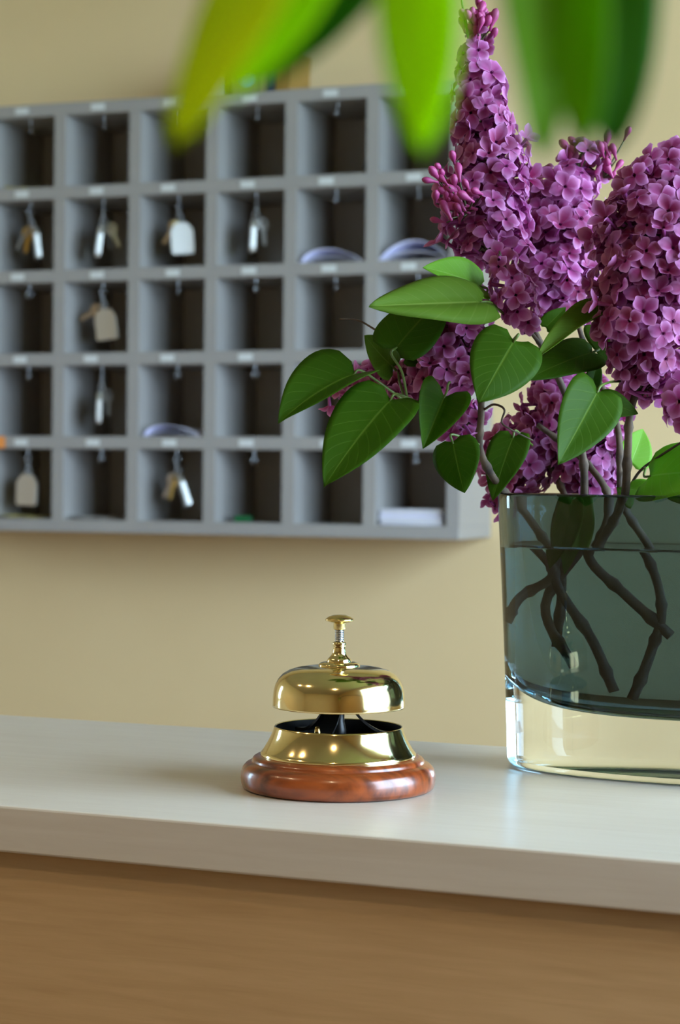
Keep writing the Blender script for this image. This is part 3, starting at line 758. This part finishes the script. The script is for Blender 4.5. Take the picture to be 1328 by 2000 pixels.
# middle head, further back
b2 = branch('lilac branch with the loose middle head, green buds on top', (1250, 1378, 0))
stem(b2, [VPX(1250, 1378), VPX(1285, 1270), VPX(1305, 1190), VPX(1285, 1100), VPX(1230, 1010), PX(1212, 965, 1.10), PX(1205, 830, 1.12), PX(1150, 700, 1.14), PX(1120, 600, 1.15)], .0030, .0014, seed=2)
panicle(b2, [(1100, 620, 1.15, 70), (1090, 540, 1.15, 105), (1085, 450, 1.15, 105), (1110, 380, 1.15, 82), (1130, 320, 1.15, 45), (1140, 290, 1.15, 25)], 210, 2, 1.0, lump=.4, seed=2)
buds(b2, 1180, 305, 1.15, 16, .0045, 6); buds(b2, 1130, 295, 1.15, 10, .004, 7)
lf(b2, (1180, 612, 1.03), (1050, 697, 1.0), 66, (-.35, .55, .75), (1200, 640, 1.06), fold=.7, seed=3, mats=[M['lilac_leaf_under'], M['lilac_leaf']])
lf(b2, (1158, 688, 1.05), (1028, 742, 1.02), 92, (-.1, .45, .85), (1185, 690, 1.08), fold=.12, seed=4)
lf(b2, (1165, 640, 1.07), (1196, 722, 1.05), 64, (.2, .1, .95), (1160, 615, 1.10), fold=.1, seed=5)
lf(b2, (1152, 762, 1.05), (1168, 700, 1.06), 36, (.2, .1, .95), (1160, 790, 1.10), fold=.2, seed=6)
lf(b2, (1066, 640, 1.12), (1105, 600, 1.12), 40, (0, .2, .95), None, seed=7)

# right front head
b3 = branch('lilac branch with the largest dense head at the right, nearest the viewer', (1322, 1238, .0))
stem(b3, [VPX(1322, 1238), VPX(1240, 1160), VPX(1172, 1085), VPX(1200, 1020, -.01), PX(1220, 970, 1.07), PX(1226, 880, 1.05), PX(1232, 800, 1.04), PX(1262, 720, 1.04)], .0030, .0018, seed=3)
panicle(b3, [(1255, 770, 1.03, 45), (1262, 690, 1.03, 90), (1262, 600, 1.02, 115), (1275, 500, 1.02, 125), (1290, 410, 1.02, 112), (1308, 345, 1.02, 78), (1318, 295, 1.02, 32)], 298, 2, .96, seed=3, mind=.0078)
panicle(b3, [(1330, 740, 1.02, 20), (1335, 790, 1.01, 52), (1350, 830, 1.01, 24)], 26, 2, 1.1, seed=13)
lf(b3, (1168, 764, 1.0), (1090, 907, .97), 122, (.15, .15, .95), (1215, 745, 1.04), fold=.28, droop=.1, seed=8)
lf(b3, (1172, 782, 1.02), (1246, 808, 1.02), 56, (0, .3, .9), (1165, 770, 1.02), fold=.1, seed=9)
lf(b3, (1232, 905, 1.14), (1256, 838, 1.15), 72, (.3, .1, .9), (1222, 925, 1.10), fold=.2, seed=10, mats=[M['lilac_leaf_pale_backlit'], M['lilac_leaf_under']])

# left drooping head
b4 = branch('lilac branch bending left with a drooping head among broad leaves', (992, 1210, 0))
stem(b4, [VPX(992, 1212), VPX(1050, 1165), VPX(1108, 1118), VPX(1060, 1050), VPX(1000, 985), PX(975, 950, 1.11), PX(938, 880, 1.08), PX(940, 800, 1.07), PX(935, 720, 1.06), PX(925, 640, 1.06)], .0028, .0016, seed=4)
panicle(b4, [(930, 590, 1.07, 45), (905, 640, 1.06, 75), (880, 700, 1.06, 82), (850, 750, 1.06, 62)], 120, 2, .98, seed=4)
panicle(b4, [(870, 760, 1.07, 48), (800, 745, 1.08, 50), (730, 745, 1.09, 40), (680, 765, 1.09, 26), (650, 780, 1.09, 12)], 105, 2, .86, seed=14, mind=.006)
panicle(b4, [(930, 800, 1.08, 35), (905, 835, 1.08, 45), (880, 850, 1.08, 25)], 36, 2, .92, seed=15)
lf(b4, (694, 730, 1.03), (543, 827, 1.00), 150, (-.35, .58, .74), (800, 790, 1.05), fold=.45, droop=.22, seed=11)
lf(b4, (764, 780, 1.01), (633, 951, .98), 158, (-.35, .25, .9), (825, 790, 1.05), fold=.25, droop=.16, seed=12)
lf(b4, (868, 775, 1.02), (826, 876, 1.00), 100, (.15, .4, .9), (880, 745, 1.05), fold=.75, droop=.1, seed=13)
lf(b4, (884, 862, 1.05), (907, 963, 1.04), 98, (-.35, .1, .93), (935, 868, 1.07), fold=-.12, droop=.1, seed=14)
lf(b4, (772, 682, 1.03), (872, 572, 1.06), 122, (-.2, .35, .9), (795, 775, 1.05), fold=.1, droop=.12, seed=15)
lf(b4, (768, 718, 1.07), (712, 655, 1.06), 92, (.55, .4, .75), (790, 780, 1.06), fold=.05, droop=-.1, seed=16, mats=[M['lilac_leaf_under'], M['lilac_leaf']])
lf(b4, (1005, 665, 1.00), (936, 787, .98), 140, (.05, .3, .95), (950, 735, 1.06), fold=-.08, droop=.15, seed=17, lobe=.2)
lf(b4, (790, 700, 1.06), (870, 690, 1.08), 50, (0, .3, .9), None, seed=18)
stem(b4, [PX(760, 655, 1.07), PX(735, 645, 1.08), PX(700, 626, 1.09), PX(663, 623, 1.09)], .0007, .0004, 'bare_twig', knots=False)
stem(b4, [PX(945, 800, 1.07), PX(965, 790, 1.06), PX(985, 800, 1.05), PX(980, 825, 1.05), PX(1000, 840, 1.05), PX(1040, 860, 1.06)], .0007, .0004, 'bare_twig', knots=False)

# low heads at the back
b5 = branch('lilac branch with a low head right above the rim of the vase', (1150, 1300, .01))
stem(b5, [VPX(1150, 1300, .01), VPX(1100, 1180, .01), VPX(1170, 1060, .01), VPX(1190, 1000, .01), PX(1180, 950, 1.12), PX(1130, 890, 1.13), PX(1050, 830, 1.14)], .0028, .0016, seed=5)
panicle(b5, [(1150, 960, 1.16, 60), (1150, 900, 1.16, 85), (1130, 830, 1.16, 92), (1095, 770, 1.16, 80), (1075, 725, 1.16, 55)], 200, 2, .98, seed=5)
lf(b5, (1225, 955, 1.08), (1296, 972, 1.06), 62, (.1, .5, .8), (1230, 985, 1.09), fold=.15, seed=19, mats=[M['lilac_leaf_pale_backlit'], M['lilac_leaf_under']])
lf(b5, (1292, 955, 1.06), (1332, 985, 1.04), 46, (.1, .4, .9), None, fold=.1, seed=20)
lf(b5, (1240, 985, 1.08), (1204, 952, 1.08), 40, (0, .4, .9), None, fold=.1, seed=21)
stem(b5, [PX(1225, 960, 1.10), PX(1250, 920, 1.09), PX(1290, 890, 1.07), PX(1345, 855, 1.05)], .0009, .0006, 'side_twig', knots=False)
lf(b5, (1268, 930, 1.07), (1430, 925, 1.02), 150, (.05, .35, .9), (1255, 915, 1.09), fold=.1, seed=22, mats=[M['lilac_leaf_pale_backlit'], M['lilac_leaf_under']])
b6 = branch('lilac branch with a low pink head hanging over the left rim', (1120, 1260, .012))
stem(b6, [VPX(1120, 1260, .012), VPX(1130, 1120, .012), VPX(1110, 1000, .012), PX(1095, 950, 1.15), PX(1060, 890, 1.16), PX(1020, 860, 1.16)], .0026, .0014, seed=6)
panicle(b6, [(1050, 815, 1.17, 45), (1035, 860, 1.17, 75), (1010, 910, 1.17, 78), (990, 955, 1.17, 55), (972, 978, 1.17, 30)], 150, 2, .95, seed=6)
lf(b6, (1003, 852, 1.12), (962, 978, 1.10), 82, (-.3, .2, .9), (1040, 870, 1.14), fold=.15, seed=23)
# leaves caught under water
lf(b6, (1120, 985, 1.09), (1090, 1110, 1.10), 60, (-.3, .1, .9), None, fold=.2, seed=24)
lf(b6, (1135, 990, 1.10), (1125, 1120, 1.11), 56, (.2, .1, .9), None, fold=.3, seed=25)

# ------------------------------------------------------------------ overhanging houseplant close to the lens
pot_xy = CAM + CR * .52 + CF * .42; pot_xy.z = FLOOR_Z
pl = thing('weeping_fig', 'blurred green leaves of a tall houseplant hanging in from above', 'plant', pot_xy)
mottle(mat('terracotta', rough=.8), lin(150, 84, 58), lin(166, 98, 70), 12)
mottle(mat('potting_soil', rough=.95), lin(38, 28, 22), lin(58, 44, 34), 80, .6)
lathe('pot', [(0, 0), (.10, 0), (.105, .005), (.14, .25), (.15, .252), (.152, .29), (.135, .29), (.13, .25), (0, .25)], M['terracotta'], pl, 40)
lathe('soil', [(0, .262), (.07, .264), (.133, .258)], M['potting_soil'], pl, 24)
A = PX(640, -330, .30)
trunk = [pot_xy + Vector((0, 0, .25)), pot_xy + Vector((.02, .0, .6)), pot_xy + Vector((-.01, .02, 1.0)), pot_xy + Vector((0, 0, 1.38)), PX(2400, -900, .34), PX(1500, -560, .28), PX(1000, -430, .26), A]
tp_ = smooth_path(trunk, 8)
v, f = tube_data([q - pot_xy for q in tp_], [.011 * (1 - i / len(tp_)) + .0016 for i in range(len(tp_))], 8)
from_data('trunk', v, f, M['lilac_bark'], pl, True)
def fig(b, tp, w, nrm, m, att, seed, fold=.15, droop=.05):
    d = (b[2] + tp[2]) / 2
    leaf(pl, PX(*b), PX(*tp), w / F_PX * d, CV(*nrm), fold, droop, seed, mats=[M[m], M[m]], stalk=PX(*att), lobe=0, pk=(.55, .7), smat=M['green_stalk'], sr=.0006)
fig((600, -210, .25), (338, 285, .24), 165, (-.3, .2, .9), 'fig_leaf_old', (760, -370, .275), 31, .2)
fig((700, -240, .26), (455, 190, .25), 150, (0, .3, .9), 'fig_leaf', (800, -380, .275), 37)
fig((800, -260, .27), (500, 165, .265), 200, (.2, .3, .9), 'fig_leaf_dark', (860, -400, .275), 32)
fig((810, -260, .24), (828, 300, .235), 168, (-.2, .2, .95), 'fig_leaf', (900, -415, .265), 33)
fig((1020, -260, .25), (1060, 310, .245), 165, (.5, .2, .8), 'fig_leaf_mid', (1030, -440, .265), 34)
fig((1190, -260, .26), (1200, 295, .255), 190, (.1, .2, .95), 'fig_leaf_dark', (1180, -470, .27), 35)
fig((1120, -230, .25), (1140, 295, .245), 130, (-.3, .2, .9), 'fig_leaf_mid', (1110, -460, .268), 36)
